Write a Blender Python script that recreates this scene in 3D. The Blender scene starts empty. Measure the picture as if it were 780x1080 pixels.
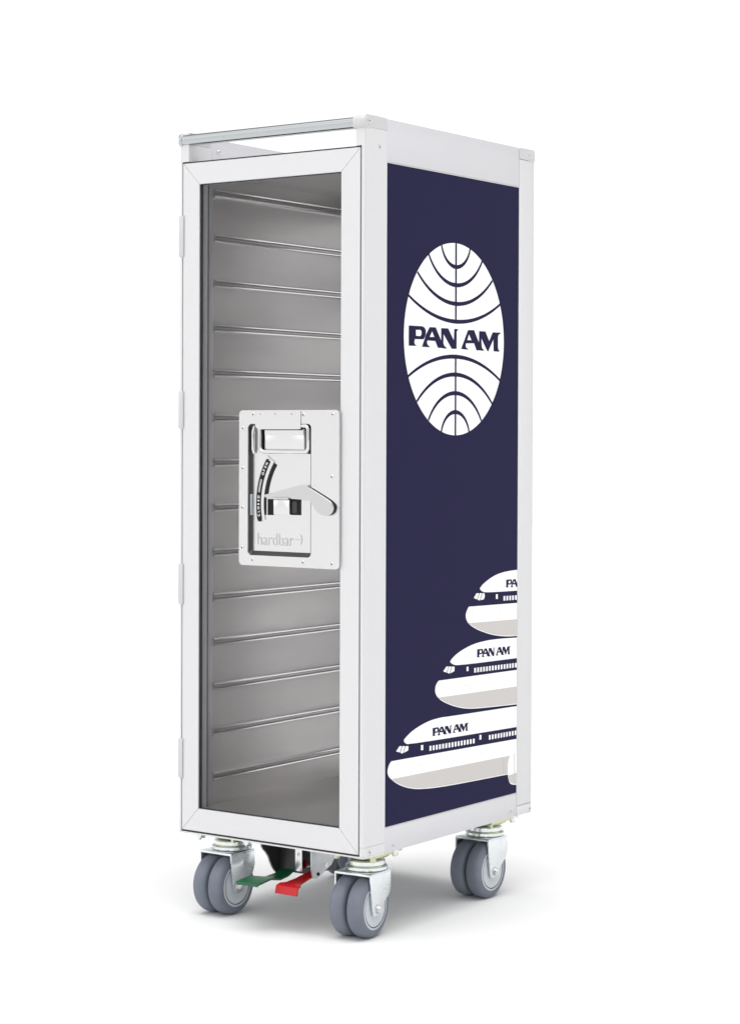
import bpy, bmesh, math, random
from mathutils import Vector, Matrix
random.seed(4)
scene = bpy.context.scene
COL = scene.collection
PI = math.pi
W, D, ZT, ZB = 0.301, 0.405, 1.0343, 0.1085     # cabinet width, depth, top and underside (metres)

# ------------------------------------------------------------------ materials
MAT = {}
def mat(name, col, rough=.5, metal=0., spec=.5, bump=None, coat=0., rvar=None, cvar=None, aniso=0.):
    m = bpy.data.materials.new(name); m.use_nodes = True
    nt = m.node_tree; b = nt.nodes['Principled BSDF']
    b.inputs['Base Color'].default_value = (*col, 1)
    b.inputs['Roughness'].default_value = rough
    b.inputs['Metallic'].default_value = metal
    b.inputs['Specular IOR Level'].default_value = spec
    b.inputs['Coat Weight'].default_value = coat
    b.inputs['Anisotropic'].default_value = aniso
    tc = nt.nodes.new('ShaderNodeTexCoord')
    def noise(scale, vec=(1,1,1), detail=4):
        mp = nt.nodes.new('ShaderNodeMapping'); mp.inputs['Scale'].default_value = vec
        nt.links.new(tc.outputs['Object'], mp.inputs['Vector'])
        n = nt.nodes.new('ShaderNodeTexNoise'); n.inputs['Scale'].default_value = scale; n.inputs['Detail'].default_value = detail
        nt.links.new(mp.outputs['Vector'], n.inputs['Vector']); return n
    if bump:
        sc, vec, strength, dist = bump
        n = noise(sc, vec); bp = nt.nodes.new('ShaderNodeBump')
        bp.inputs['Strength'].default_value = strength; bp.inputs['Distance'].default_value = dist
        nt.links.new(n.outputs['Fac'], bp.inputs['Height']); nt.links.new(bp.outputs['Normal'], b.inputs['Normal'])
    if rvar:
        sc, vec, lo, hi = rvar
        n = noise(sc, vec); mr = nt.nodes.new('ShaderNodeMapRange')
        mr.inputs['From Min'].default_value = .3; mr.inputs['From Max'].default_value = .7
        mr.inputs['To Min'].default_value = lo; mr.inputs['To Max'].default_value = hi
        nt.links.new(n.outputs['Fac'], mr.inputs['Value']); nt.links.new(mr.outputs['Result'], b.inputs['Roughness'])
    if cvar:
        sc, vec, c2 = cvar
        n = noise(sc, vec); mx = nt.nodes.new('ShaderNodeMix'); mx.data_type = 'RGBA'
        mx.inputs['A'].default_value = (*col, 1); mx.inputs['B'].default_value = (*c2, 1)
        mr = nt.nodes.new('ShaderNodeMapRange'); mr.inputs['From Min'].default_value = .35; mr.inputs['From Max'].default_value = .65
        nt.links.new(n.outputs['Fac'], mr.inputs['Value']); nt.links.new(mr.outputs['Result'], mx.inputs['Factor'])
        nt.links.new(mx.outputs['Result'], b.inputs['Base Color'])
    MAT[name] = m; return m
mat('white_aluminium', (.645,.645,.655), .36, .25, .4, bump=(900,(1,1,1),.06,.0004), rvar=(30,(1,1,1),.34,.44))
mat('rail_aluminium', (.60,.60,.622), .36, .2, .4, bump=(700,(1,.05,1),.08,.0004))
mat('cap_plastic', (.545,.545,.545), .45, .0, .5)
mat('bar_metal', (.48,.50,.51), .14, 1., rvar=(60,(.1,1,1),.11,.2))
mat('hinge_metal', (.56,.56,.57), .34, .4)
mat('brushed_sheet', (.66,.64,.622), .36, .62, .4, bump=(420,(1,.02,1),.35,.0004), rvar=(9,(1,.3,1.5),.28,.42), cvar=(7,(1,.35,1.6),(.54,.525,.515)))
mat('rib_metal', (.90,.895,.89), .16, 1.)
mat('rail_groove_shade', (.40,.39,.39), .3, .9)  # same metal as the ribs, with groove shade put into the colour
mat('chrome', (.68,.68,.68), .06, 1., rvar=(40,(1,1,1),.05,.1))
mat('satin_steel', (.68,.68,.68), .22, 1., bump=(500,(1,1,1),.04,.0003))
mat('lever_steel', (.565,.565,.565), .12, 1., bump=(300,(1,1,1),.03,.0003))
mat('zinc', (.74,.77,.78), .2, 1., rvar=(90,(1,1,1),.13,.32), cvar=(45,(1,1,1),(.69,.73,.745)))
mat('yellow_zinc', (.62,.60,.36), .28, 1., cvar=(70,(1,1,1),(.50,.54,.42)))
mat('grey_steel', (.55,.57,.59), .35, .8, cvar=(50,(1,1,1),(.45,.47,.49)))
mat('shaded_steel', (.045,.045,.048), .4, .4)  # shade and dark reflections put into the steel colour
mat('black_gap', (.012,.012,.013), .6, 0., .2)  # real black parts, plus painted shade and reflections in the lock
mat('black_rubber', (.02,.02,.024), .5)
mat('navy_film', (.0172,.0157,.0515), .6, 0., .06, bump=(300,(1,1,1),.03,.0003))
mat('print_white', (.92,.92,.92), .55, 0., .15)
mat('print_navy', (.0172,.0157,.0515), .6, 0., .06)
mat('print_grey', (.56,.535,.52), .55, 0., .15)
mat('print_line', (.50,.50,.53), .6, 0., .1)
mat('tyre_grey', (.160,.180,.220), .5, 0., .35, bump=(400,(1,1,1),.08,.0004), cvar=(35,(1,1,1),(.135,.152,.190)))
mat('hub_grey', (.50,.53,.57), .4, 0., .5)
mat('hub_ring', (.09,.10,.13), .5)
mat('green_pedal', (.003,.090,.034), .38, 0., .5, bump=(250,(1,1,1),.08,.0004))
mat('red_pedal', (.46,.006,.010), .38, 0., .5, bump=(250,(1,1,1),.08,.0004))
mat('etched', (.52,.52,.52), .5, .3)
mat('studio_white', (.78,.78,.78), .9, 0., .0)
m = mat('glass', (1,1,1)); nt = m.node_tree                       # thin architectural glass pane
for n in list(nt.nodes):
    if n.type != 'OUTPUT_MATERIAL': nt.nodes.remove(n)
out = [n for n in nt.nodes if n.type == 'OUTPUT_MATERIAL'][0]
tr = nt.nodes.new('ShaderNodeBsdfTransparent'); tr.inputs['Color'].default_value = (.93,.93,.935,1)
gl = nt.nodes.new('ShaderNodeBsdfGlossy'); gl.inputs['Roughness'].default_value = .02
fr = nt.nodes.new('ShaderNodeFresnel'); fr.inputs['IOR'].default_value = 1.22
mx = nt.nodes.new('ShaderNodeMixShader')
nt.links.new(fr.outputs[0], mx.inputs[0]); nt.links.new(tr.outputs[0], mx.inputs[1]); nt.links.new(gl.outputs[0], mx.inputs[2])
nt.links.new(mx.outputs[0], out.inputs['Surface'])

# ------------------------------------------------------------------ mesh helpers
def link(name, me, m, parent=None, smooth=False):
    o = bpy.data.objects.new(name, me); COL.objects.link(o)
    for mm in (m if isinstance(m, (list, tuple)) else [m]): me.materials.append(MAT[mm])
    if smooth:
        for p in me.polygons: p.use_smooth = True
    if parent: o.parent = parent
    return o
def obj(name, bm, m, parent=None, smooth=False, angle=None):
    me = bpy.data.meshes.new(name); bmesh.ops.recalc_face_normals(bm, faces=bm.faces); bm.to_mesh(me); bm.free()
    o = link(name, me, m, parent, smooth)
    if angle is not None:
        me.set_sharp_from_angle(angle=math.radians(angle))
    return o
def add_box(bm, x0, x1, y0, y1, z0, z1, bev=0., seg=2, mi=0):
    t = bmesh.new(); bmesh.ops.create_cube(t, size=1)
    for v in t.verts: v.co = Vector(((x0+x1)/2+v.co.x*(x1-x0), (y0+y1)/2+v.co.y*(y1-y0), (z0+z1)/2+v.co.z*(z1-z0)))
    if bev: bmesh.ops.bevel(t, geom=t.edges[:], offset=bev, segments=seg, profile=.5, affect='EDGES')
    merge(bm, t, mi)
def merge(bm, t, mi=0, M=None):
    if M is not None: bmesh.ops.transform(t, matrix=M, verts=t.verts)
    mp = {v: bm.verts.new(v.co) for v in t.verts}
    for f in t.faces:
        try:
            nf = bm.faces.new([mp[v] for v in f.verts]); nf.material_index = mi; nf.smooth = f.smooth
        except ValueError: pass
    t.free()
def box(name, x0, x1, y0, y1, z0, z1, m, parent, bev=0., seg=2):
    bm = bmesh.new(); add_box(bm, x0, x1, y0, y1, z0, z1, bev, seg)
    return obj(name, bm, m, parent, smooth=bool(bev), angle=24 if bev else None)
def add_lathe(bm, prof, axis='z', center=(0,0,0), n=40, mi=0, closed=False):
    """prof: (r, h) pairs, revolved about the axis through center"""
    c = Vector(center); rings = []
    def pt(r, h, a):
        p = (r*math.cos(a), r*math.sin(a), h)
        if axis == 'x': p = (p[2], p[0], p[1])
        if axis == 'y': p = (p[1], p[2], p[0])
        return c + Vector(p)
    for r, h in prof:
        if r < 1e-7: rings.append([bm.verts.new(pt(0, h, 0))])
        else: rings.append([bm.verts.new(pt(r, h, 2*PI*i/n)) for i in range(n)])
    prs = list(zip(rings, rings[1:])) + ([(rings[-1], rings[0])] if closed else [])
    for A, B in prs:
        for i in range(n):
            j = (i+1) % n
            if len(A) == 1 and len(B) == 1: continue
            vs = [A[0], B[i], B[j]] if len(A) == 1 else [A[i], B[0], A[j]] if len(B) == 1 else [A[i], B[i], B[j], A[j]]
            bm.faces.new(vs).material_index = mi
def add_tube(bm, pts, r, n=12, mi=0, caps=True):
    pts = [Vector(p) for p in pts]; rings = []; up = None
    for i, p in enumerate(pts):
        t = (pts[min(i+1, len(pts)-1)] - pts[max(i-1, 0)]).normalized()
        if up is None:
            up = t.orthogonal().normalized()
        up = (up - t*up.dot(t)).normalized(); s = t.cross(up)
        rings.append([bm.verts.new(p + r*(math.cos(2*PI*k/n)*up + math.sin(2*PI*k/n)*s)) for k in range(n)])
    for A, B in zip(rings, rings[1:]):
        for k in range(n): bm.faces.new([A[k], A[(k+1)%n], B[(k+1)%n], B[k]]).material_index = mi
    if caps:
        bm.faces.new(rings[0][::-1]).material_index = mi; bm.faces.new(rings[-1]).material_index = mi
SIDE = lambda off: Matrix(((0,0,1,off),(1,0,0,0),(0,1,0,0),(0,0,0,1)))       # (u,v,n) -> (x = off+n, y = u, z = v)
FRONT = lambda off: Matrix(((1,0,0,0),(0,0,-1,off),(0,1,0,0),(0,0,0,1)))     # (u,v,n) -> (x = u, y = off-n, z = v)
FLAT = lambda off: Matrix(((1,0,0,0),(0,1,0,0),(0,0,1,off),(0,0,0,1)))
def curve_mesh(cu):
    o = bpy.data.objects.new('t', cu); COL.objects.link(o)
    dg = bpy.context.evaluated_depsgraph_get(); dg.update()
    me = bpy.data.meshes.new_from_object(o.evaluated_get(dg)); bpy.data.objects.remove(o); bpy.data.curves.remove(cu)
    return me
def add_prism(bm, loops, M, t, bev=0., mi=0):
    """flat outline with holes, thickness t from the plane outwards (n = 0..t)"""
    cu = bpy.data.curves.new('c', 'CURVE'); cu.dimensions = '2D'; cu.fill_mode = 'BOTH'
    for lp in loops:
        s = cu.splines.new('POLY'); s.points.add(len(lp)-1); s.use_cyclic_u = True
        for p, q in zip(s.points, lp): p.co = (q[0], q[1], 0, 1)
    cu.extrude = max(t/2 - bev, 1e-6); cu.bevel_depth = bev; cu.bevel_resolution = 1
    if bev: cu.offset = -bev
    me = curve_mesh(cu); tb = bmesh.new(); tb.from_mesh(me); bpy.data.meshes.remove(me)
    for f in tb.faces: f.smooth = False
    bmesh.ops.remove_doubles(tb, verts=tb.verts, dist=1e-7)
    merge(bm, tb, mi, M @ Matrix.Translation((0,0,t/2)))
def prism(name, loops, M, t, m, parent, bev=0.):
    bm = bmesh.new(); add_prism(bm, loops, M, t, bev); return obj(name, bm, m, parent, smooth=bool(bev), angle=14 if bev else None)
def add_text(bm, s, M, size, t=.0001, mi=0, align='LEFT', sx=1., bold=0., spacing=1.):
    cu = bpy.data.curves.new('txt', 'FONT'); cu.body = s; cu.size = size; cu.extrude = t/2; cu.align_x = align
    cu.offset = bold; cu.space_character = spacing
    me = curve_mesh(cu); tb = bmesh.new(); tb.from_mesh(me); bpy.data.meshes.remove(me)
    merge(bm, tb, mi, M @ Matrix.Scale(sx, 4, (1,0,0)) @ Matrix.Translation((0,0,t/2)))
def rrect(x0, x1, y0, y1, r, n=6):
    out = []
    for cx, cy, a in ((x1-r,y1-r,0),(x0+r,y1-r,90),(x0+r,y0+r,180),(x1-r,y0+r,270)):
        for i in range(n+1):
            t = math.radians(a+90*i/n); out.append((cx+r*math.cos(t), cy+r*math.sin(t)))
    return out
def smooth_poly(pts, it=2, keep=None):
    """Chaikin corner cutting on a closed outline; indices in keep stay sharp"""
    keep = set(keep or ())
    P = [(p, i in keep) for i, p in enumerate(pts)]
    for _ in range(it):
        Q = []
        for k in range(len(P)):
            (a, ka), (b, kb) = P[k], P[(k+1) % len(P)]
            q = (a[0]*.75+b[0]*.25, a[1]*.75+b[1]*.25); r = (a[0]*.25+b[0]*.75, a[1]*.25+b[1]*.75)
            if ka: Q.append((a, True))
            Q.append((q, False)); Q.append((r, False))
        P = Q
    return [p for p, _ in P]
def mm(pts): return [(a/1000, b/1000) for a, b in pts]
def screw(name, parent, pos, axis, r=.0032, h=.0012, m='satin_steel', socket=True):
    """pan head screw: axis 'x' faces +x, 'y' faces -y"""
    bm = bmesh.new(); add_lathe(bm, [(r,0),(r,h*.5),(r*.8,h),(r*.42,h),(r*.36,h*.3),(0,h*.3)] if socket else [(r,0),(r,h*.5),(r*.8,h),(0,h*1.1)], 'z', (0,0,0), 20)
    if socket:
        for f in bm.faces: f.material_index = 0
        add_lathe(bm, [(r*.36,h*.35),(0,h*.35)], 'z', (0,0,0), 20, 1)
    M = {'x': SIDE(0), 'y': FRONT(0), 'z': Matrix.Rotation(PI,4,'X')}[axis]
    bmesh.ops.transform(bm, matrix=Matrix.Translation(pos) @ M, verts=bm.verts)
    return obj(name, bm, [m, 'black_gap'], parent, smooth=True, angle=30)

# traced outlines, millimetres across (depth) and up the side panel
L_P = [[(95.8,776.7),(126.8,777.1),(132.3,775.5),(135.1,772.1),(134.9,767.4),(132.8,763.5),(129.5,760.3),(109.7,759.9),(108.7,756.0),(109.8,753.2),(114.4,751.3),(95.9,750.9)],[(112.2,771.8),(122.6,772.2),(125.2,770.2),(124.8,766.0),(122.3,764.1),(112.2,764.2)]]
L_A = [[(143.8,776.7),(158.0,777.0),(171.5,759.7),(175.9,750.8),(163.3,750.6),(157.2,759.2),(138.8,759.3),(137.5,756.2),(139.7,753.4),(143.9,751.7),(143.6,750.7),(126.2,750.5),(135.8,767.4)],[(149.4,771.5),(143.9,764.0),(155.1,764.3)]]
L_N = [[(170.9,776.6),(187.4,776.9),(201.2,761.8),(202.4,777.0),(211.7,776.9),(210.8,775.8),(208.1,773.9),(208.0,750.9),(196.4,750.5),(176.6,769.0),(176.3,757.1),(178.5,753.6),(184.1,751.1),(183.1,750.1),(171.1,750.7)]]
L_A2 = [[(235.8,776.8),(250.7,777.4),(262.7,761.7),(268.2,751.1),(257.3,750.4),(250.8,759.8),(231.0,759.0),(230.1,755.6),(231.5,753.2),(236.9,751.5),(235.5,750.7),(219.0,751.1)],[(238.1,771.4),(234.1,763.3),(244.5,763.7)]]
L_M = [[(263.5,776.6),(279.1,776.8),(288.9,764.2),(297.7,776.4),(318.8,776.8),(317.4,775.5),(313.1,774.0),(311.3,770.5),(311.4,756.1),(312.8,753.2),(316.1,751.6),(312.9,750.7),(300.2,750.8),(299.6,767.1),(286.2,750.0),(283.4,751.4),(269.0,767.3),(270.0,756.1),(271.4,753.7),(276.1,751.2),(274.7,750.6),(262.8,750.9)]]
A_up = [(268.1,430.7),(275.0,435.3),(291.1,441.8),(309.8,447.0),(331.0,449.6),(350.2,450.5),(367.1,450.6),(367.4,421.8),(285.5,423.9),(273.9,426.1),(269.3,428.8)]
A_lo = [(240.9,407.7),(367.5,404.7),(367.9,359.1),(346.1,359.8),(322.3,362.0),(298.7,365.7),(270.8,372.7),(250.2,379.8),(237.7,386.8),(233.2,394.4),(234.2,400.5)]
A_grey = [(249.0,385.4),(367.7,382.3)]
A_ck = [(253.3,418.7),(260.1,424.5),(279.7,423.5),(280.9,419.5),(278.6,415.3),(267.1,414.4)]
A_dr = [(309.3,420.2),(314.0,420.0),(314.1,413.5),(309.3,413.8)]
A_wn = [(331.1,416.4),(331.1,410.2),(361.8,415.8),(361.9,409.2)]
A_tx = [(335.3,427.7),(336.6,438.4)]
B_up = [(195.6,338.8),(206.9,345.4),(228.7,352.1),(254.0,356.9),(282.9,358.9),(315.6,358.9),(367.6,356.6),(367.9,328.3),(213.3,331.3),(202.4,334.0),(197.1,336.6)]
B_lo = [(168.8,315.5),(368.0,311.8),(368.4,264.0),(264.3,268.8),(232.5,272.0),(207.5,277.4),(185.8,284.2),(170.5,290.8),(161.4,298.4),(159.9,305.2),(162.8,311.6)]
B_grey = [(170.5,293.3),(368.2,288.9)]
B_ck = [(179.4,326.8),(187.0,332.3),(206.4,330.6),(206.2,324.7),(194.8,322.3)]
B_dr = [(236.2,327.6),(240.6,327.5),(240.6,321.7),(236.2,321.8)]
B_wn = [(257.1,324.5),(257.2,318.0),(362.1,322.0),(362.2,315.5)]
B_tx = [(262.1,337.8),(262.1,349.0),(347.5,334.9),(348.4,346.3)]
C_up = [(87.7,246.5),(93.2,250.2),(107.5,256.6),(127.7,261.9),(150.3,265.7),(175.6,266.7),(185.5,266.0),(368.6,261.5),(368.8,232.6),(98.8,239.9),(91.0,243.0)]
C_lo = [(60.6,223.4),(369.0,216.0),(369.4,168.4),(339.3,169.9),(186.2,174.2),(126.0,178.7),(99.1,183.9),(77.1,191.2),(61.8,199.5),(53.1,206.2),(52.0,212.5),(55.2,219.5)]
C_grey = [(57.5,200.7),(186.0,198.5),(341.8,195.3),(369.1,194.7)]
C_ck = [(71.3,234.8),(79.0,240.4),(98.8,238.0),(98.4,232.7),(85.6,230.2)]
C_dr = [(127.8,235.8),(132.8,235.6),(132.8,229.0),(127.9,229.2)]
C_wn = [(149.8,232.3),(149.8,225.8),(254.6,229.5),(254.6,223.0),(294.6,229.5),(294.7,223.2),(362.0,228.2),(362.0,221.7)]
C_tx = [(154.5,244.3),(154.4,254.8),(241.8,241.9),(241.7,252.2)]
C_dr2 = [(268.9,232.5),(273.6,232.3),(273.6,226.1),(268.9,226.2)]
C_eng = [(369.1,200.8),(355.4,198.9),(345.9,194.3),(341.9,185.6),(341.4,171.3),(343.4,162.5),(347.5,156.3),(355.8,153.4),(369.5,152.1)]
C_engline = [(358.7,197.8),(359.0,153.6)]

# ------------------------------------------------------------------ the trolley
trolley = bpy.data.objects.new('service_trolley', None); COL.objects.link(trolley)
trolley['label'] = 'tall white service trolley with glass door and navy printed side panel on grey twin wheels'
trolley['category'] = 'trolley'

# -- frame: four corner posts, rails, caps
for x0, x1 in ((0,.015),(W-.015,W)):
    for y0, y1 in ((0,.0455),(D-.0395,D)):
        fx0, fx1, fy0 = x0, x1, y0
        if y0 == 0:                                   # the door sits in a rebate of the front posts
            bm = bmesh.new()
            out = [(x0,.0455),(x0,.0215),(x1,.0215),(x1,.0455)]
            if x0 == 0: out = [(0,.0455),(0,.0012),(.0012,0),(.0040,0),(.0040,.0215),(.015,.0215),(.015,.0455)]
            else: out = [(W,.0455),(W-.015,.0455),(W-.015,.0215),(W-.0063,.0215),(W-.0063,0),(W-.0022,0),(W-.0010,.0006),(W-.0003,.0015),(W,.0028)]
            add_prism(bm, [out], FLAT(.1225), .8735)
            out2 = [(0,.0455),(0,.0012),(.0012,0),(.015,0),(.015,.0455)] if x0 == 0 else [(W,.0455),(W-.015,.0455),(W-.015,0),(W-.0022,0),(W-.0010,.0006),(W-.0003,.0015),(W,.0028)]
            add_prism(bm, [out2], FLAT(.9960), .0225)
            obj('corner_post', bm, 'white_aluminium', trolley)
        else:
            box('corner_post', x0, x1, y0, y1, .1225, 1.0185, 'white_aluminium', trolley, .0012)
        # caps, a shade greyer
        r = rrect(min(y0,y1), max(y0,y1), 1.0188, ZT, .003)
        bm = bmesh.new(); add_prism(bm, [r], SIDE(x0+(0 if x0 == 0 else 0)), .015)
        obj('corner_cap', bm, 'cap_plastic', trolley)
        bm = bmesh.new()
        if y0 == 0: add_prism(bm, [out], FLAT(.1109), .0113); add_prism(bm, [out2], FLAT(ZB), .0022)
        else: add_box(bm, x0, x1, y0, y1, ZB, .1222, .001)
        obj('corner_cap', bm, 'white_aluminium', trolley, True, 30)
# right and left long rails (upper and lower)
for x0, x1 in ((.0004,.0035),(W-.0035,W-.0004)):
    box('upper_rail', x0, x1, .0458, D-.0398, .9800, ZT-.0006, 'rail_aluminium', trolley, .0006)
    box('lower_rail', x0, x1, .0458, D-.0398, ZB, .1405, 'rail_aluminium', trolley, .0006)
# front sill, top of the doorway, tray, cross pieces
box('front_sill', .0153, W-.0153, .0, .02, ZB+.0002, .1106, 'white_aluminium', trolley, .0004)
box('base_plate', .004, W-.004, .0203, D-.0066, ZB+.001, .1380, 'grey_steel', trolley)
box('tray_floor', .0037, W-.0037, .003, D-.002, .9835, .9940, 'white_aluminium', trolley)
# side panel with printed film
right_panel = box('side_panel', W-.0035, W-.0006, .0458, D-.0398, .1408, .9797, 'navy_film', trolley)
right_panel['label'] = 'dark navy side panel with a white oval emblem and three airliner noses'
box('side_panel', .0005, .0035, .0458, D-.0398, .1408, .9797, 'navy_film', trolley)
# thin bright trim lines round the film
bm = bmesh.new(); e = .0006
add_box(bm, W-.0012, W-.0001, .0455, .0462, .1408, .9797); add_box(bm, W-.0012, W-.0001, D-.0402, D-.0393, .1408, .9797)
add_box(bm, W-.0012, W-.0001, .0463, D-.0403, .9797-.0009, .9797); add_box(bm, W-.0012, W-.0001, .0463, D-.0403, .1408, .1414)
obj('panel_trim', bm, 'white_aluminium', trolley)

# -- the emblem on the panel
XS = W-.0006
def clip_u(lp, umax):
    """clip polygon to u <= umax"""
    out = []
    for i in range(len(lp)):
        a, b = lp[i], lp[(i+1) % len(lp)]
        ia, ib = a[0] <= umax, b[0] <= umax
        if ia: out.append(a)
        if ia != ib:
            t = (umax-a[0])/(b[0]-a[0]); out.append((umax, a[1]+t*(b[1]-a[1])))
    return out
EC, EA, EB = (.2059,.7633), .1206, .1266
oval = [(EC[0]+EA*math.cos(2*PI*i/160), EC[1]+EB*math.sin(2*PI*i/160)) for i in range(160)]
emblem = prism('emblem', [oval], SIDE(XS), .00015, 'print_white', right_panel)
def inside(u, v): return ((u-EC[0])/EA)**2+((v-EC[1])/EB)**2
bm = bmesh.new()
ARCS = [((95.7,815),(206.2,786.7)),((115.4,846.3),(206.0,810.1)),((142.3,869.3),(206.0,834.7)),((171.7,884),(206,858.7)),
        ((95,711.8),(206,740.4)),((115.2,680.1),(206,716.8)),((142,656.2),(206,692.3)),((172.7,642.6),(206,667.3))]
for (e0, m0) in ARCS:
    e0 = (e0[0]/1000, e0[1]/1000); m0 = (.2059, m0[1]/1000)
    hw = m0[0]-e0[0]; sag = e0[1]-m0[1]; s = 1 if sag > 0 else -1; sag = abs(sag)
    R = (hw*hw+sag*sag)/(2*sag)
    k = 1.0 if sag < hw*.55 else 1.0
    th = math.asin(min(1, hw/R)); th = th if sag < R else PI-th
    N = 48; up = []; lo = []
    for i in range(-N-6, N+7):
        a = th*i/N; w = .0028 - .0011*abs(i/N)
        for Q, rr in ((up, R+w), (lo, R-w)): Q.append((m0[0]+rr*math.sin(a), m0[1]+s*(R-rr*math.cos(a))))
    # keep only what is inside the oval
    U = []; L = []
    for a, b in zip(up, lo):
        if inside((a[0]+b[0])/2, (a[1]+b[1])/2) < 1.015: U.append(a); L.append(b)
    add_prism(bm, [U+L[::-1]], SIDE(XS+.00016), .0001)
for z0, z1 in ((.7867, EC[1]+EB-.0001),(EC[1]-EB+.0001,.7404)): add_prism(bm, [[(.2040,z0),(.2079,z0),(.2079,z1),(.2040,z1)]], SIDE(XS+.00028), .0001)
obj('emblem_lines', bm, 'print_navy', right_panel)
LETTERS = [L_P, L_A, L_N, L_A2, L_M]
def lettering(bm, place, off, cut=None):
    for k, L in enumerate(LETTERS):
        lps = [[place(u/1000, v/1000) for u, v in lp] for lp in L]
        if cut:
            lps = [clip_u(lp, cut) for lp in lps]; lps = [lp for lp in lps if len(lp) > 2]
        if lps: add_prism(bm, lps, SIDE(off+.00004*(k%3)), .0001)
bm = bmesh.new(); lettering(bm, lambda u, v: (u, v), XS+.00028); obj('emblem_lettering', bm, 'print_navy', right_panel)

# -- the three airliner noses
UC = D-.0403
def rowwin(bm, a, b, n, w, h0, h1, off, mi):
    for i in range(n):
        t = i/(n-1); u = a[0]+(b[0]-a[0])*t; v = a[1]+(b[1]-a[1])*t
        lp = clip_u([(u-w/2,v-h0),(u+w/2,v-h0),(u+w/2,v+h0),(u-w/2,v+h0)], UC)
        if len(lp) > 2 and max(p[0] for p in lp)-min(p[0] for p in lp) > .0005: add_prism(bm, [lp], SIDE(off), .0001, mi=mi)
def airliner(up, lo, grey, ck, drs, wins, tx, off, eng=None, name='airliner_print'):
    bm = bmesh.new(); U = lambda pts: clip_u(mm(pts), UC)
    # white crown and lower hull; right ends stay sharp
    ku = [i for i, p in enumerate(up) if p[0] > 362]; kl = [i for i, p in enumerate(lo) if p[0] > 362] + [0]
    add_prism(bm, [clip_u(mm(smooth_poly(up, 2, ku)), UC)], SIDE(off), .0001, mi=0)
    low = smooth_poly(lo, 2, kl)
    add_prism(bm, [clip_u(mm(low), UC)], SIDE(off), .0001, mi=0)
    # grey belly: the part of the hull under the grey line
    def gl(u):
        for a, b in zip(grey, grey[1:]):
            if u <= b[0]: break
        return a[1]+(b[1]-a[1])*(u-a[0])/(b[0]-a[0])
    bel = []
    for i in range(len(low)):
        a, b = low[i], low[(i+1) % len(low)]
        ia, ib = a[1] < gl(a[0]), b[1] < gl(b[0])
        if ia: bel.append(a)
        if ia != ib:
            lo_t, hi_t = 0., 1.
            for _ in range(30):
                m_ = (lo_t+hi_t)/2; q = (a[0]+(b[0]-a[0])*m_, a[1]+(b[1]-a[1])*m_)
                if (q[1] < gl(q[0])) == ia: lo_t = m_
                else: hi_t = m_
            bel.append((a[0]+(b[0]-a[0])*lo_t, a[1]+(b[1]-a[1])*lo_t))
    cx = 300; ins = [(u, v+1.0 if v < gl(u)-2 else v) for u, v in bel]
    add_prism(bm, [clip_u(mm(ins), UC)], SIDE(off+.00012), .0001, mi=1)
    # cockpit glazing: outline cut by two slanting bars
    add_prism(bm, [mm(ck)], SIDE(off), .0001, mi=0)
    w = max(p[0] for p in ck)-min(p[0] for p in ck); x0 = min(p[0] for p in ck); z0 = min(p[1] for p in ck); z1 = max(p[1] for p in ck)
    for f in (.30,.58):
        a = (x0+w*(f+.02)-1.2, z0-.3); b = (x0+w*(f+.22)-.5, z1+.3)
        add_prism(bm, [mm([(a[0]-.7,a[1]),(a[0]+.7,a[1]),(b[0]+.7,b[1]),(b[0]-.7,b[1])])], SIDE(off+.00012), .0001, mi=2)
    for d in drs: add_prism(bm, [mm(d)], SIDE(off), .0001, mi=0)
    for a, b, n, w in wins: rowwin(bm, (a[0]/1000,a[1]/1000), (b[0]/1000,b[1]/1000), n, w, .0031, 0, off, 0)
    # faint hatch outlines under the doors, and the nose joint
    def line(p, q, w=.35, mi=3):
        p, q = Vector(p), Vector(q); d = (q-p).normalized(); nn = Vector((-d.y, d.x))*w/2
        lp = clip_u(mm([(p+nn)[:], (q+nn)[:], (q-nn)[:], (p-nn)[:]]), UC)
        if len(lp) > 2: add_prism(bm, [lp], SIDE(off+.00052), .00008, mi=mi)
    for d in drs:
        c = sum(p[0] for p in d)/len(d); zt_ = min(p[1] for p in d)-8.5
        pts = [(c-8,zt_)] + [(c-8+2.6*math.cos(t)*-1+2.6, zt_-8-2.6*math.sin(t)) for t in (0,.8,1.57)] + [(c+8-2.6+2.6*math.cos(t), zt_-8-2.6*math.sin(t)) for t in (1.57,.8,0)] + [(c+8,zt_)]
        for p, q in zip(pts, pts[1:]): line(p, q)
        zt2 = max(p[1] for p in d)+5.2
        line((c-6,zt2),(c-1.5,zt2)); line((c+1.5,zt2),(c+6,zt2))
    nx = lo[0][0]+11
    line((nx, gl(max(nx, grey[0][0]))), (nx, lo[0][1]-1.5))
    if eng:
        E_ = smooth_poly(eng, 2, [0, len(eng)-1]); add_prism(bm, [clip_u(mm(E_), UC)], SIDE(off+.00026), .0001, mi=0)
        gy = [(u, v) for u, v in [(341.8,168),(342.4,165),(344.2,161.5),(348.2,157.5),(356,154.9),(369.1,153.6),(369.1,169.5)]]
        add_prism(bm, [clip_u(mm(gy), UC)], SIDE(off+.00038), .0001, mi=1)
        line((358.7,197.5),(359,153.8), 1.5, 4); line((329.5,195),(329.5,171), .35, 3)
    obj(name, bm, ['print_white','print_grey','print_navy','print_line','etched'], right_panel)
    tb = bmesh.new(); bl, ang, sx, sz = tx
    s0, z0 = .0958, .7509
    def place(u, v):
        du = (u-s0)*sx; dv = (v-z0)*sz; return (bl[0]/1000+du, bl[1]/1000+dv+du*ang)
    lettering(tb, place, off+.00013, UC); obj('airliner_lettering', tb, 'print_navy', right_panel)
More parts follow.
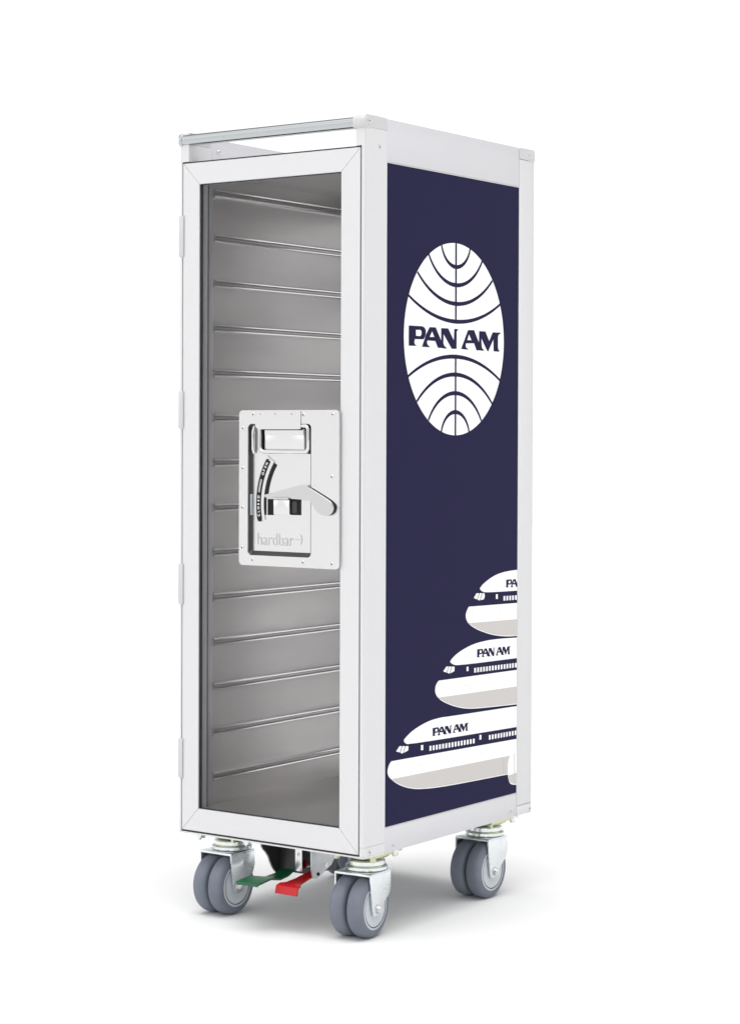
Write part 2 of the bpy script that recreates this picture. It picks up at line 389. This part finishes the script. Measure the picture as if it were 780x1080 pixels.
airliner(A_up, A_lo, A_grey, A_ck, [A_dr], [((331.1,413.3),(369,412.3),6,.0042)], ((335.5,427.8),-.02,.39,.42), XS)
airliner(B_up, B_lo, B_grey, B_ck, [B_dr], [((257.3,321.2),(362,318.8),15,.0042)], ((262,337.9),-.03,.385,.425), XS)
airliner(C_up, C_lo, C_grey, C_ck, [C_dr, C_dr2], [((149.8,229.1),(254.6,226.2),15,.0042),((295,226.4),(361.8,225),10,.0042)], ((154.6,244.3),-.028,.39,.41), XS, eng=C_eng)

# -- inside of the cabinet
lw = box('inner_wall', .0038, .016, .0458, D-.0065, .1386, .9820, 'brushed_sheet', trolley)
rw = box('inner_wall', W-.016, W-.0038, .0458, D-.0065, .1386, .9820, 'brushed_sheet', trolley)
box('inner_floor', .0165, W-.0165, .022, D-.0078, .1386, .1402, 'brushed_sheet', trolley)
box('inner_ceiling', .0165, W-.0165, .022, D-.0078, .9806, .9822, 'brushed_sheet', trolley)
for wall, xw, s in ((lw,.016,1),(rw,W-.016,-1)):
    for i in range(14):
        z = .9588-.0600*i + .0002*math.sin(i*2.3)
        # pressed double bead: profile in x-z, extruded along y
        pr = [(0,-.0060),(.0056,-.0054),(.0072,-.0042),(.0070,-.0026),(.0046,-.0012),(.0046,.0012),(.0070,.0026),(.0072,.0042),(.0056,.0054),(0,.0060)]
        bm = bmesh.new(); ya, yb = .0457, D-.0066
        R_ = [[bm.verts.new((xw+s*(p[0]*(1 if 0 < j < 2 else 1)), y, z+p[1])) for p in pr] for j, y in enumerate((ya, yb))]
        for a in range(len(pr)-1): bm.faces.new([R_[0][a], R_[0][a+1], R_[1][a+1], R_[1][a]]).material_index = 1 if 3 <= a <= 5 else 0
        bm.faces.new(R_[0]); bm.faces.new(R_[1])
        obj('shelf_rail', bm, ['rib_metal','rail_groove_shade'], wall, True, 30)
# inner door jamb strips
box('door_jamb', .0153, .0202, .0225, .0455, .1403, .9805, 'rail_aluminium', trolley, .0008)
box('door_jamb', W-.0202, W-.0153, .0225, .0455, .1403, .9805, 'rail_aluminium', trolley, .0008)

# -- door
xd0, xd1, zd0, zd1 = .0053, .2925, .1131, .9938
xg0, xg1, zg0, zg1 = .0330, .2633, .1431, .9653
bm = bmesh.new(); g = .00018
def quad(a, b, c, d): add_prism(bm, [[a,b,c,d]], FRONT(.018), .018, .0006)
quad((xd0,zd0+g),(xg0,zg0+g),(xg0,zg1-g),(xd0,zd1-g)); quad((xd1,zd0+g),(xd1,zd1-g),(xg1,zg1-g),(xg1,zg0+g))
quad((xd0+g,zd0),(xd1-g,zd0),(xg1-g,zg0),(xg0+g,zg0)); quad((xd0+g,zd1),(xg0+g,zg1),(xg1-g,zg1),(xd1-g,zd1))
door = obj('door', bm, 'white_aluminium', trolley, True, 14)
door['label'] = 'front glass door in a mitred white frame'
bm = bmesh.new()
for q in (((.0155,.1110),(.0430,.1385),(.0430,.9555),(.0155,.9830)),((W-.0155,.1110),(W-.0155,.9830),(W-.0430,.9555),(W-.0430,.1385)),
          ((.0157,.1110),(W-.0157,.1110),(W-.0432,.1385),(.0432,.1385)),((.0157,.9830),(.0432,.9555),(W-.0432,.9555),(W-.0157,.9830))):
    add_prism(bm, [q], FRONT(D-.0002), .006, .0006)
rear = obj('door', bm, 'white_aluminium', trolley, True, 30); rear['label'] = 'unseen rear door, glazed to let light in'
prism('glass_pane', [[(.0428,.1383),(W-.0428,.1383),(W-.0428,.9557),(.0428,.9557)]], FRONT(D-.003), .0002, 'glass', rear)  # rear glazing is assumed, added to light the cabinet interior
# dark seal behind the door and round the glass
bm = bmesh.new()
add_prism(bm, [[(xd0-.0012,zd0-.0024),(xd1+.0020,zd0-.0024),(xd1+.0020,zd1+.0020),(xd0-.0012,zd1+.0020)],[(xg0-.001,zg0-.001),(xg0-.001,zg1+.001),(xg1+.001,zg1+.001),(xg1+.001,zg0-.001)]], FRONT(.0210), .0188)
for f in bm.faces: pass
obj('door_seal', bm, 'black_rubber', door)
bm = bmesh.new()
add_prism(bm, [[(xg0+.00005,zg0+.00005),(xg1-.00005,zg0+.00005),(xg1-.00005,zg1-.00005),(xg0+.00005,zg1-.00005)],[(xg0+.0013,zg0+.0009),(xg0+.0013,zg1-.0009),(xg1-.0009,zg1-.0009),(xg1-.0009,zg0+.0009)]], FRONT(.0066), .0046)
obj('glass_gasket', bm, 'black_rubber', door)
prism('glass_pane', [[(xg0+.0013,zg0+.0009),(xg1-.0009,zg0+.0009),(xg1-.0009,zg1-.0009),(xg0+.0013,zg1-.0009)],[(.1175,.4805),(.1175,.6515),(.2215,.6515),(.2215,.4805)]], FRONT(.0062), .0002, 'glass', door)
for z1, z0 in ((.9249,.8711),(.6933,.6444),(.4649,.4121),(.2335,.1818)):
    h = box('hinge', -.0010, .0072, -.0022, .012, z0, z1, 'hinge_metal', trolley, .0014, 3)
    box('hinge_gap', .0030, .0080, -.0004, .0010, z0-.0008, z1+.0008, 'grey_steel', h)

# -- handle bars across the top, front and back
def bar(yc, sgn):
    # rounded aluminium extrusion with moulded end pieces
    pr = []
    for i in range(24):
        a = 2*PI*i/24; c, s = math.cos(a), math.sin(a)
        pr.append((math.copysign(abs(c)**.75, c)*.0085, math.copysign(abs(s)**.75, s)*.0072))
    bm = bmesh.new(); rs = [[bm.verts.new((x, yc+p[0], 1.0250+p[1])) for p in pr] for x in (.0052, W-.0185)]
    for k in range(24): bm.faces.new([rs[0][k], rs[0][(k+1)%24], rs[1][(k+1)%24], rs[1][k]])
    bm.faces.new(rs[0]); bm.faces.new(rs[1])
    b = obj('top_handle_bar', bm, 'bar_metal', trolley, True, 60)
    for x0, x1, mm_ in ((-.0006,.0052,'bar_metal'),(W-.0185,W+.0004,'cap_plastic')):
        bm = bmesh.new()
        out = [(yc+p[0]*1.06, 1.0250+p[1]*1.1+(.0006 if p[1] > 0 else -.0008)) for p in pr]
        add_prism(bm, [out], SIDE(x0), x1-x0, .0012)
        obj('bar_end', bm, mm_, b, True, 40)
    return b
fb = bar(.0052, 1); bk = bar(D-.0072, 1)
screw('screw', fb, (W+.0004, .0065, 1.0262), 'x', .0030, .0010)

# -- screws on the posts and rails
for p in ((W, .0291, .9962), (W, .3935, 1.0250), (W, .4000, .1138), (W, .0128, .1150)): screw('screw', trolley, p, 'x', .0030, .0010)
for p in ((W-.0004, .0648, .1155), (W-.0004, .3514, .1170)): screw('screw', trolley, p, 'x', .0024, .0010)
screw('screw', trolley, (.0037,.075,1.0180), 'x', .0028, .0014)

# -- lock plate on the door
# plate lies on the glass: front face at y = -.004
px0, px1, pz0, pz1 = .1040, .2648, .4680, .6682
rx0, rx1, rz0, rz1 = .1190, .2200, .4820, .6500
bm = bmesh.new()
add_prism(bm, [rrect(px0,px1,pz0,pz1,.006), rrect(rx0,rx1,rz0,rz1,.005)], FRONT(-.0018), .0022, .0006)
lock = obj('lock_plate', bm, 'satin_steel', door, True, 14)
lock['label'] = 'polished steel lock plate with recessed handle and lever'
# recess tray: four walls and floor
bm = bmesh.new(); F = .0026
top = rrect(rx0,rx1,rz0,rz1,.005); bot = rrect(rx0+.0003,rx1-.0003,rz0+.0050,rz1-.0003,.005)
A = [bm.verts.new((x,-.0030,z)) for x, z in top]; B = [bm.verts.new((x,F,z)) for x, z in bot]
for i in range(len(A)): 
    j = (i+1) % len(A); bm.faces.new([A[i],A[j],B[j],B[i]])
obj('lock_recess_wall', bm, 'shaded_steel', door, True, 50)  # dark colour stands in for reflections in the walls
bm = bmesh.new(); add_prism(bm, [bot], FRONT(F+.0002), .0002); obj('lock_recess_floor', bm, 'satin_steel', door)
for x, z in ((127.8,662.5),(208.6,661.8),(254.4,662.3),(110.5,644.9),(110.7,593.1),(253.4,584.0),(110.3,542.4),(109.9,490.6),(127.0,475.1),(208.4,475.0),(253.8,474.7)):
    screw('rivet', lock, (x/1000,-.0040,z/1000), 'y', .0026, .0009)
for x in (.1393,.1639,.1900):
    screw('pin', lock, (x,-.0050,.6632), 'y', .0012, .0008, 'grey_steel', False)
# hinged cover leaf over the handle bearing
prism('handle_leaf', [[(.1315,.6665),(.2046,.6665),(.2046,.6440),(.2000,.6435),(.1365,.6435),(.1315,.6470)]], FRONT(-.0041), .0009, 'satin_steel', lock, .0003)
# bail handle, a drop loop of round bar
def arcpts(cx, cz, r, a0, a1, n=6): return [(cx+r*math.cos(math.radians(a0+(a1-a0)*i/n)), cz+r*math.sin(math.radians(a0+(a1-a0)*i/n))) for i in range(n+1)]
loop = [(.1375,.6480)] + arcpts(.1375+.006,.6150+.006,.006,180,270) + arcpts(.2150-.006,.6150+.006,.006,270,360) + arcpts(.2150-.006,.6480-.006,.006,0,90) + [(.203,.6480)]
bm = bmesh.new(); add_tube(bm, [(x,-.0020,z) for x, z in loop], .0026, 14); bail = obj('drop_handle', bm, 'chrome', lock, True, 60)
box('handle_grip', .1440,.2075,-.0010,.0020,.6180,.6440,'satin_steel', bail, .0006)
box('handle_lip', .1446,.2070,-.0018,-.0011,.6362,.6437,'satin_steel', bail)
box('grip_shade', .1345,.1430,F-.0008,F-.0004,.6165,.6440,'black_gap', lock)  # black boxes here paint the shade round the handle
box('grip_shade', .2105,.2165,F-.0008,F-.0004,.6125,.6495,'black_gap', lock)
box('grip_shade', .1440,.2050,-.0030,-.0024,.6424,.6437,'black_gap', lock)
bm = bmesh.new(); add_tube(bm, [(.1250,.0010,.6470),(.1250,-.0012,.6400),(.1250,-.0012,.6180),(.1250,.0010,.6130)], .0020, 12); obj('handle_stop', bm, 'chrome', lock, True, 60)
# dial strip: curved black band with lettering
FX = -.0105+.0105       # floor features are given where they stand on the recess floor
def arcband(c, r0, r1, a0, a1, n=28):
    o = [(c[0]+r1*math.cos(math.radians(a0+(a1-a0)*i/n)), c[1]+r1*math.sin(math.radians(a0+(a1-a0)*i/n))) for i in range(n+1)]
    i_ = [(c[0]+r0*math.cos(math.radians(a0+(a1-a0)*i/n)), c[1]+r0*math.sin(math.radians(a0+(a1-a0)*i/n))) for i in range(n+1)]
    return o + i_[::-1]
# raised escutcheon lies 2 mm above the recess floor
SHX = -.0085
DC, DR = (.2450+SHX, .5480), .1040
capc = lambda a: [(DC[0]+DR*math.cos(math.radians(a))+.0038*math.cos(2*PI*i/20), DC[1]+DR*math.sin(math.radians(a))+.0038*math.sin(2*PI*i/20)) for i in range(20)]
esc = prism('dial_plate', [arcband(DC, DR-.0085, DR+.0055, 145.5, 192.5)], FRONT(F-.0002), .0012, 'satin_steel', lock, .0003)
prism('dial_strip', [arcband(DC, DR-.0038, DR+.0038, 148.8, 190.8)], FRONT(F-.0015), .0002, 'black_gap', esc)
for a_ in (148.8, 190.8): prism('dial_strip_end', [capc(a_)], FRONT(F-.00155), .0001, 'black_gap', esc)
prism('dial_slot', [arcband(DC, DR-.0138, DR-.0092, 146.5, 173.0)], FRONT(F-.0002), .0006, 'black_gap', esc)
bm = bmesh.new()
def arctext(s, a_start, step, size):
    for k, ch in enumerate(s):
        a = math.radians(a_start - step*k); M = FRONT(F-.0018) @ Matrix.Translation((DC[0]+(DR+.0000)*math.cos(a), DC[1]+(DR)*math.sin(a), 0)) @ Matrix.Rotation(a-PI/2, 4, 'Z') @ Matrix.Translation((0,-size*.34,0))
        add_text(bm, ch, M, size, .0001, align='CENTER', bold=.00008)
arctext('CLOSED', 188.3, 2.6, .0048); arctext('OPEN', 158.2, 2.6, .0048)
for r in (-.0010,.0000,.0010): add_prism(bm, [arcband(DC, DR+r-.0002, DR+r+.0002, 162.5, 172.0)], FRONT(F-.0018), .0001)
obj('dial_lettering', bm, 'print_white', esc)
screw('dial_rivet', esc, (DC[0]+(DR-.001)*math.cos(math.radians(146.9)), F-.0014, DC[1]+(DR-.001)*math.sin(math.radians(146.9))), 'y', .0014, .0006)
# lever: flat polished paddle standing proud of the plate
lev = [(144.5,559.3),(202.3,573.0),(209.5,573.2),(215.5,571.2),(247.0,556.1),(254.0,551.2),(256.3,544.8),(253.6,538.6),(247.5,535.3),(239.5,535.0),(231.4,538.2),(225.5,544.0),(221.0,551.5),(215.5,554.4),(190.3,555.2),(186.3,557.8),(147.2,557.2)]
kk = [0,1,14,15,16]
lv = [(u+3.6, v) for u, v in smooth_poly(lev, 2, kk)]
bm = bmesh.new(); add_prism(bm, [mm(lv)], FRONT(-.0072), .0022, .0007)
add_box(bm, .1530, .1870, -.0074, F-.0003, .5545, .5565)
obj('lever', bm, 'lever_steel', lock, True, 14)['label'] = 'polished latch lever with rounded end'
box('latch_block', .1590,.1850,-.0020,F-.0003,.5345,.5543,'satin_steel', lock, .0008)
box('latch_dark_reflection', .1395,.1558,F-.0008,F-.0003,.5335,.5560,'black_gap', lock)  # dark patch painting a mirror reflection beside the block
box('latch_reflection_bar', .1468,.1484,-.0002,F-.0004,.5340,.5555,'satin_steel', lock)  # light bar splitting the painted dark reflection
box('latch_dark_reflection', .1818,.2000,F-.0008,F-.0003,.5345,.5550,'black_gap', lock)  # second painted dark reflection, right of the block
box('latch_reflection_bar', .1868,.1948,F-.0018,F-.0007,.5370,.5520,'shaded_steel', lock, .0003)  # dark inner block, part of the painted reflection
box('latch_keeper', .1193,.1222,-.0010,F-.0003,.5330,.5600,'grey_steel', lock, .0003)
bm = bmesh.new(); add_prism(bm, [rrect(rx0-.0002,rx1+.0006,rz0-.0005,rz1+.0003,.0055), rrect(rx0+.0001,rx1,rz0,rz1,.005)], FRONT(-.0040), .0001)
obj('recess_seam_shade', bm, 'black_gap', lock)  # dark ring painting the shaded plate edge along the pan seam
bm = bmesh.new()
M = FRONT(F-.0003) @ Matrix.Translation((.1288,.4945,0)); add_text(bm, 'hardbar', M, .0235, .00015, sx=.80, bold=-.0003)
for k, r in enumerate((.0022,.0045,.0068)): pass
for k in range(3): add_prism(bm, [[(.1925+.0026*k+.0007*math.cos(2*PI*i/12), .5035+.0007*math.sin(2*PI*i/12)) for i in range(12)]], FRONT(F-.0003), .00015)
add_prism(bm, [arcband((.1935,.5035),.0078,.0086,-50,50,12)], FRONT(F-.0003), .00015)
obj('lock_lettering', bm, 'etched', lock)

# -- casters
def caster(px, py, rot, hidden=False):
    """swivel centre px, py on the underside; wheels trail towards the front (-y)"""
    root = bpy.data.objects.new('caster', None); COL.objects.link(root); root.parent = trolley
    root.location = (px, py, 0); root.rotation_euler = (0,0,math.radians(rot))
    yo, zc, R = -.0175, .0392, .0392
    hw = .0272
    # fork: folded plate, top and two cheeks
    bm = bmesh.new()
    yf, yr = -.0342, .0150
    cheek = [(yf,.0815),(yr,.0815),(yr,.0600),(yr-.004,.0525),(yr-.016,.0425)] + [(yo+.0085*math.cos(math.radians(a))+0.0, .0375-.0015+.0085*math.sin(math.radians(a))) for a in (20,-10,-40,-70,-90,-110)] + [(yf,.0320),(yf,.0450)]
    cheek = [(yf,.0815),(yr,.0815),(yr+.0006,.0620),(yr-.003,.0530),(yr-.0150,.0440),(yo+.0105,.0380),(yo+.0092,.0335),(yo+.0050,.0300),(yo-.0020,.0290),(yo-.0090,.0300),(yf+.0062,.0330),(yf+.0048,.0400),(yf+.0006,.0640)]
    for x0 in (-hw, hw-.0024): add_prism(bm, [cheek], SIDE(x0), .0024, .0004)
    add_box(bm, -hw, hw, yf, yr, .0800, .0832, .0009)
    fork = obj('fork', bm, 'zinc', root, True, 35)
    # swivel head
    bm = bmesh.new()
    add_lathe(bm, [(0,.0833),(.0255,.0833),(.0272,.0845),(.0272,.0880),(.0255,.0895),(.0240,.0905),(.0240,.0950),(.0225,.0965),(.0140,.0975),(0,.0975)], 'z', (0,0,0), 48)
    obj('swivel_head', bm, 'zinc', root, True, 40)
    bm = bmesh.new(); add_lathe(bm, [(.0,.0975),(.0200,.0976),(.0290,.1010),(.0315,.1035),(.0315,.1040),(0,.1040)], 'z', (0,0,0), 48)
    add_box(bm, -.0330,.0330,-.0350,.0350,.1042,.1083,.001)
    for sx in (-1,1):
        for sy in (-1,1): add_lathe(bm, [(0,.0980),(.0035,.0982),(.0042,.1000),(.0042,.1041)], 'z', (sx*.0265,sy*.0285,0), 6)
    obj('mounting_plate', bm, 'yellow_zinc', root, True, 40)
    for sx in (-1, 1):
        wc = sx*.0127; hwid = .0112
        bm = bmesh.new()                                            # tyre: rounded tread, flat cheeks
        pr = [(.0265,-hwid*.80),(.0300,-hwid*.92)]
        for i in range(13):
            a = math.radians(-90+180*i/12); c, s = math.cos(a), math.sin(a)
            pr.append((.0285+(R-.0285)*c**.62, hwid*math.copysign(abs(s)**.8, s)))
        pr += [(.0300,hwid*.92),(.0265,hwid*.80)]
        add_lathe(bm, [(r, h+wc) for r, h in pr], 'x', (0,yo,zc), 64, closed=True)
        ty = obj('tyre', bm, 'tyre_grey', root, True, 60)
        bm = bmesh.new(); o = sx
        f = lambda r, h: (r, wc+o*h)
        add_lathe(bm, [f(.0288,.0086),f(.0288,.0108),f(.0262,.0112),f(.0258,.0112)], 'x', (0,yo,zc), 64, 0)
        add_lathe(bm, [f(.0258,.0112),f(.0256,.0100),f(.0246,.0100),f(.0244,.0110)], 'x', (0,yo,zc), 64, 1)
        add_lathe(bm, [f(.0244,.0110),f(.0200,.0104),f(.0120,.0100),f(.0085,.0118),(0,wc+o*.0118)], 'x', (0,yo,zc), 64, 0)
        add_lathe(bm, [f(.0266,-.0086),f(.0150,-.0080),(0,wc-o*.0080)], 'x', (0,yo,zc), 40, 0)
        obj('wheel_hub', bm, ['hub_grey','hub_ring'], root, True, 40)
    for s in (-1, 1):
        x = s*hw; bm = bmesh.new()
        add_lathe(bm, [(0,x+s*.0052),(.0020,x+s*.0052),(.0022,x+s*.0046),(.0046,x+s*.0044),(.0050,x+s*.0036),(.0050,x+s*.0010),(.0068,x+s*.0009),(.0068,x-s*.0002),(0,x-s*.0002)], 'x', (0,yo,.0372), 24)
        obj('axle_bolt', bm, 'satin_steel', root, True, 30)
    return root
caster(.2640, .0585, 4.5); caster(.2640, .3420, 0); caster(.0430, .0585, 0); caster(.0430, .3420, 2)

# dome nuts hanging under the cabinet
for x, y in ((.0235,.0150),(.1035,.0150),(.2930,.0790),(.2930,.3665)):
    bm = bmesh.new(); add_lathe(bm, [(0,.0985),(.0016,.0989),(.0028,.1002),(.0032,.1020),(.0044,.1022),(.0044,.1052),(.0060,.1054),(.0060,.1087)], 'z', (x,y,0), 16)
    obj('cap_nut', bm, 'zinc', trolley, True, 40)

# -- brake brackets and pedals under the middle
prism('brake_bracket', [smooth_poly([(.016,.1088),(.018,.100),(.030,.090),(.036,.078),(.044,.066),(.056,.058),(.100,.058),(.120,.075),(.120,.1088)],1,[0,8])], SIDE(.1235), .0020, 'grey_steel', trolley)
prism('bracket_shade', [smooth_poly([(.0172,.1086),(.0192,.100),(.0312,.0905),(.0372,.079),(.0450,.067),(.0565,.0592),(.100,.0592),(.118,.075),(.118,.1086)],1,[0,8])], SIDE(.1256), .0005, 'shaded_steel', trolley)  # dark sheet painting the shade on the bracket face
prism('brake_bracket', [smooth_poly([(.030,.1088),(.030,.080),(.033,.066),(.042,.064),(.060,.072),(.078,.080),(.092,.1088)],1,[0,6])], SIDE(.1960), .0020, 'grey_steel', trolley)
box('bracket_shade', .1262,.1710,.0560,.1180,.0640,.1086,'shaded_steel', trolley)  # dark block painting the shaded cavity behind the bracket
bm = bmesh.new(); add_box(bm, .1720,.1830,.0290,.0310,.0735,.1086,.0004); add_box(bm,.1716,.1722,.0305,.1000,.0735,.1086)
obj('guard_strip', bm, 'satin_steel', trolley, True, 40)
screw('screw', trolley, (.1775,.0290,.0955), 'y', .0022, .0010)
screw('screw', trolley, (.1880,.0480,.0850), 'y', .0026, .0016, 'satin_steel', False)
box('bracket_shade', .1835,.1945,.0500,.0900,.0700,.1086,'shaded_steel', trolley)  # dark block painting shade in the gap between strip and bracket
for (y, z, r, m_) in ((.0440,.0700,.0022,'black_gap'),(.0600,.0790,.0030,'satin_steel'),(.0480,.1010,.0018,'black_gap')):
    bm = bmesh.new(); add_lathe(bm, [(r,0),(r,.0010),(r*.45,.0010),(r*.45,.0003),(0,.0003)], 'x', (.1980,y,z), 20); obj('rivet', bm, m_, trolley, True, 30)
def pedal(name, m, sections, th, label):
    """sections: (xl, xr, y, z) down the length of a folded steel pedal"""
    bm = bmesh.new(); top = []; bot = []
    for i, (xl, xr, y, z) in enumerate(sections):
        a = Vector(sections[max(i-1,0)][2:]); b = Vector(sections[min(i+1,len(sections)-1)][2:]); d = (b-a).normalized(); n = Vector((-d.y, d.x))
        if n.y < 0: n = -n
        q = Vector((y,z)) - n*th
        top.append((bm.verts.new((xl,y,z)), bm.verts.new((xr,y,z)))); bot.append((bm.verts.new((xl,q.x,q.y)), bm.verts.new((xr,q.x,q.y))))
    for A, B, C, E in zip(top, top[1:], bot, bot[1:]):
        bm.faces.new([A[0],A[1],B[1],B[0]]); bm.faces.new([C[0],E[0],E[1],C[1]]); bm.faces.new([A[0],B[0],E[0],C[0]]); bm.faces.new([A[1],C[1],E[1],B[1]])
    for T, B in ((top[0],bot[0]),(top[-1],bot[-1])): bm.faces.new([T[0],T[1],B[1],B[0]])
    bmesh.ops.recalc_face_normals(bm, faces=bm.faces)
    bmesh.ops.bevel(bm, geom=[e for e in bm.edges], offset=.0004, segments=2, affect='EDGES')
    o = obj(name, bm, m, trolley, True, 40); o['label'] = label; return o
pedal('brake_pedal', 'green_pedal', [(.1265,.1500,.0850,.0880),(.1265,.1500,.0620,.0700),(.1262,.1495,.0450,.0625),(.1235,.1495,.0280,.0605),(.1225,.1520,.0080,.0645),(.1210,.1560,.0000,.0665),(.1215,.1578,-.0295,.0640),(.1217,.1576,-.0310,.0610)], .0022, 'green foot pedal')
pedal('brake_pedal', 'red_pedal', [(.1770,.1930,.0640,.0800),(.1760,.1925,.0560,.0700),(.1720,.1900,.0300,.0640),(.1700,.1935,.0130,.0620),(.1660,.2005,.0040,.0620),(.1655,.2010,-.0030,.0600),(.1655,.2010,-.0055,.0500)], .0022, 'red foot pedal')

# ------------------------------------------------------------------ floor
bm = bmesh.new(); bmesh.ops.create_grid(bm, x_segments=1, y_segments=1, size=150)
fl = obj('floor', bm, 'studio_white'); fl['kind'] = 'structure'; fl['label'] = 'seamless white studio floor'

# ------------------------------------------------------------------ light
world = bpy.data.worlds.new('World'); scene.world = world; world.use_nodes = True
nt = world.node_tree; bg = nt.nodes['Background']
tc = nt.nodes.new('ShaderNodeTexCoord'); sp = nt.nodes.new('ShaderNodeSeparateXYZ'); nt.links.new(tc.outputs['Generated'], sp.inputs[0])
def mth(op, a, b=None, c=None, clamp=False):
    n = nt.nodes.new('ShaderNodeMath'); n.operation = op; n.use_clamp = clamp
    for i, v in enumerate((a, b, c)):
        if v is None: continue
        if isinstance(v, (int, float)): n.inputs[i].default_value = v
        else: nt.links.new(v, n.inputs[i])
    return n.outputs[0]
X, Y, Z = sp.outputs
def blob(dx, dy, dz, c0, c1):
    """1 inside the cone round a direction, falling to 0 between the cosines c1 and c0"""
    l = math.sqrt(dx*dx+dy*dy+dz*dz); d = mth('ADD', mth('ADD', mth('MULTIPLY', X, dx/l), mth('MULTIPLY', Y, dy/l)), mth('MULTIPLY', Z, dz/l))
    n = nt.nodes.new('ShaderNodeMapRange'); n.interpolation_type = 'SMOOTHSTEP'; nt.links.new(d, n.inputs['Value'])
    n.inputs['From Min'].default_value = c0; n.inputs['From Max'].default_value = c1; return n.outputs['Result']
band = nt.nodes.new('ShaderNodeMapRange'); band.interpolation_type = 'SMOOTHSTEP'; nt.links.new(Z, band.inputs['Value'])
band.inputs['From Min'].default_value = .42; band.inputs['From Max'].default_value = .22
L = mth('ADD', .38, mth('MULTIPLY', band.outputs['Result'], .70))                  # white studio cyclorama
L = mth('ADD', L, mth('MULTIPLY', blob(-.3,-1,.25,.2,.85), .88))                    # bright patches added to the sky: front, right, overhead
L = mth('ADD', L, mth('MULTIPLY', blob(1,-.15,.25,.3,.9), .54))
L = mth('ADD', L, mth('MULTIPLY', blob(.07,-.06,1,.82,.94), 3.4))
dark = mth('MAXIMUM', blob(.15,-1,.05,.90,.97), blob(1,-.35,.0,.90,.965))      # dark patches added so curved chrome reflects dark streaks
L = mth('MULTIPLY', L, mth('SUBTRACT', 1.0, mth('MULTIPLY', dark, .88)))
L = mth('MULTIPLY', L, mth('SUBTRACT', 1.0, mth('MULTIPLY', blob(-.62,-.78,.0,.93,.985), .42)))  # dimmed patch added to darken the lock plate's reflection
nt.links.new(L, bg.inputs['Strength']); bg.inputs['Color'].default_value = (1,1,1,1)
def area(name, loc, target, size, power, col=(1,1,1)):
    l = bpy.data.lights.new(name, 'AREA'); l.shape = 'RECTANGLE'; l.size, l.size_y = size; l.energy = power; l.color = col
    o = bpy.data.objects.new(name, l); COL.objects.link(o); o.location = loc
    o.rotation_euler = (Vector(target)-Vector(loc)).to_track_quat('-Z','Y').to_euler(); return o
area('softbox_top', (-.2,-.4,3.2), (.15,.2,.3), (2.2,2.2), 12)

# ------------------------------------------------------------------ camera
cam = bpy.data.cameras.new('camera'); co = bpy.data.objects.new('camera', cam); COL.objects.link(co)
co.location = (1.7934726, -2.0963559, .6729621-.0362)
co.rotation_euler = (1.5560966, -.0033346, .6210847)
cam.sensor_fit = 'VERTICAL'; cam.sensor_height = 36; cam.lens = 2188.23/1080*36
cam.shift_x = 10.50/1080; cam.shift_y = -49.15/1080; cam.clip_start = .05; cam.clip_end = 1000
scene.camera = co
scene.view_settings.view_transform = 'Standard'; scene.view_settings.look = 'None'
scene.view_settings.exposure = 0; scene.view_settings.gamma = 1
scene.render.engine = 'CYCLES'
cy = scene.cycles; cy.max_bounces = 14; cy.diffuse_bounces = 5; cy.glossy_bounces = 10; cy.transparent_max_bounces = 16
cy.use_denoising = True; cy.sample_clamp_indirect = 6
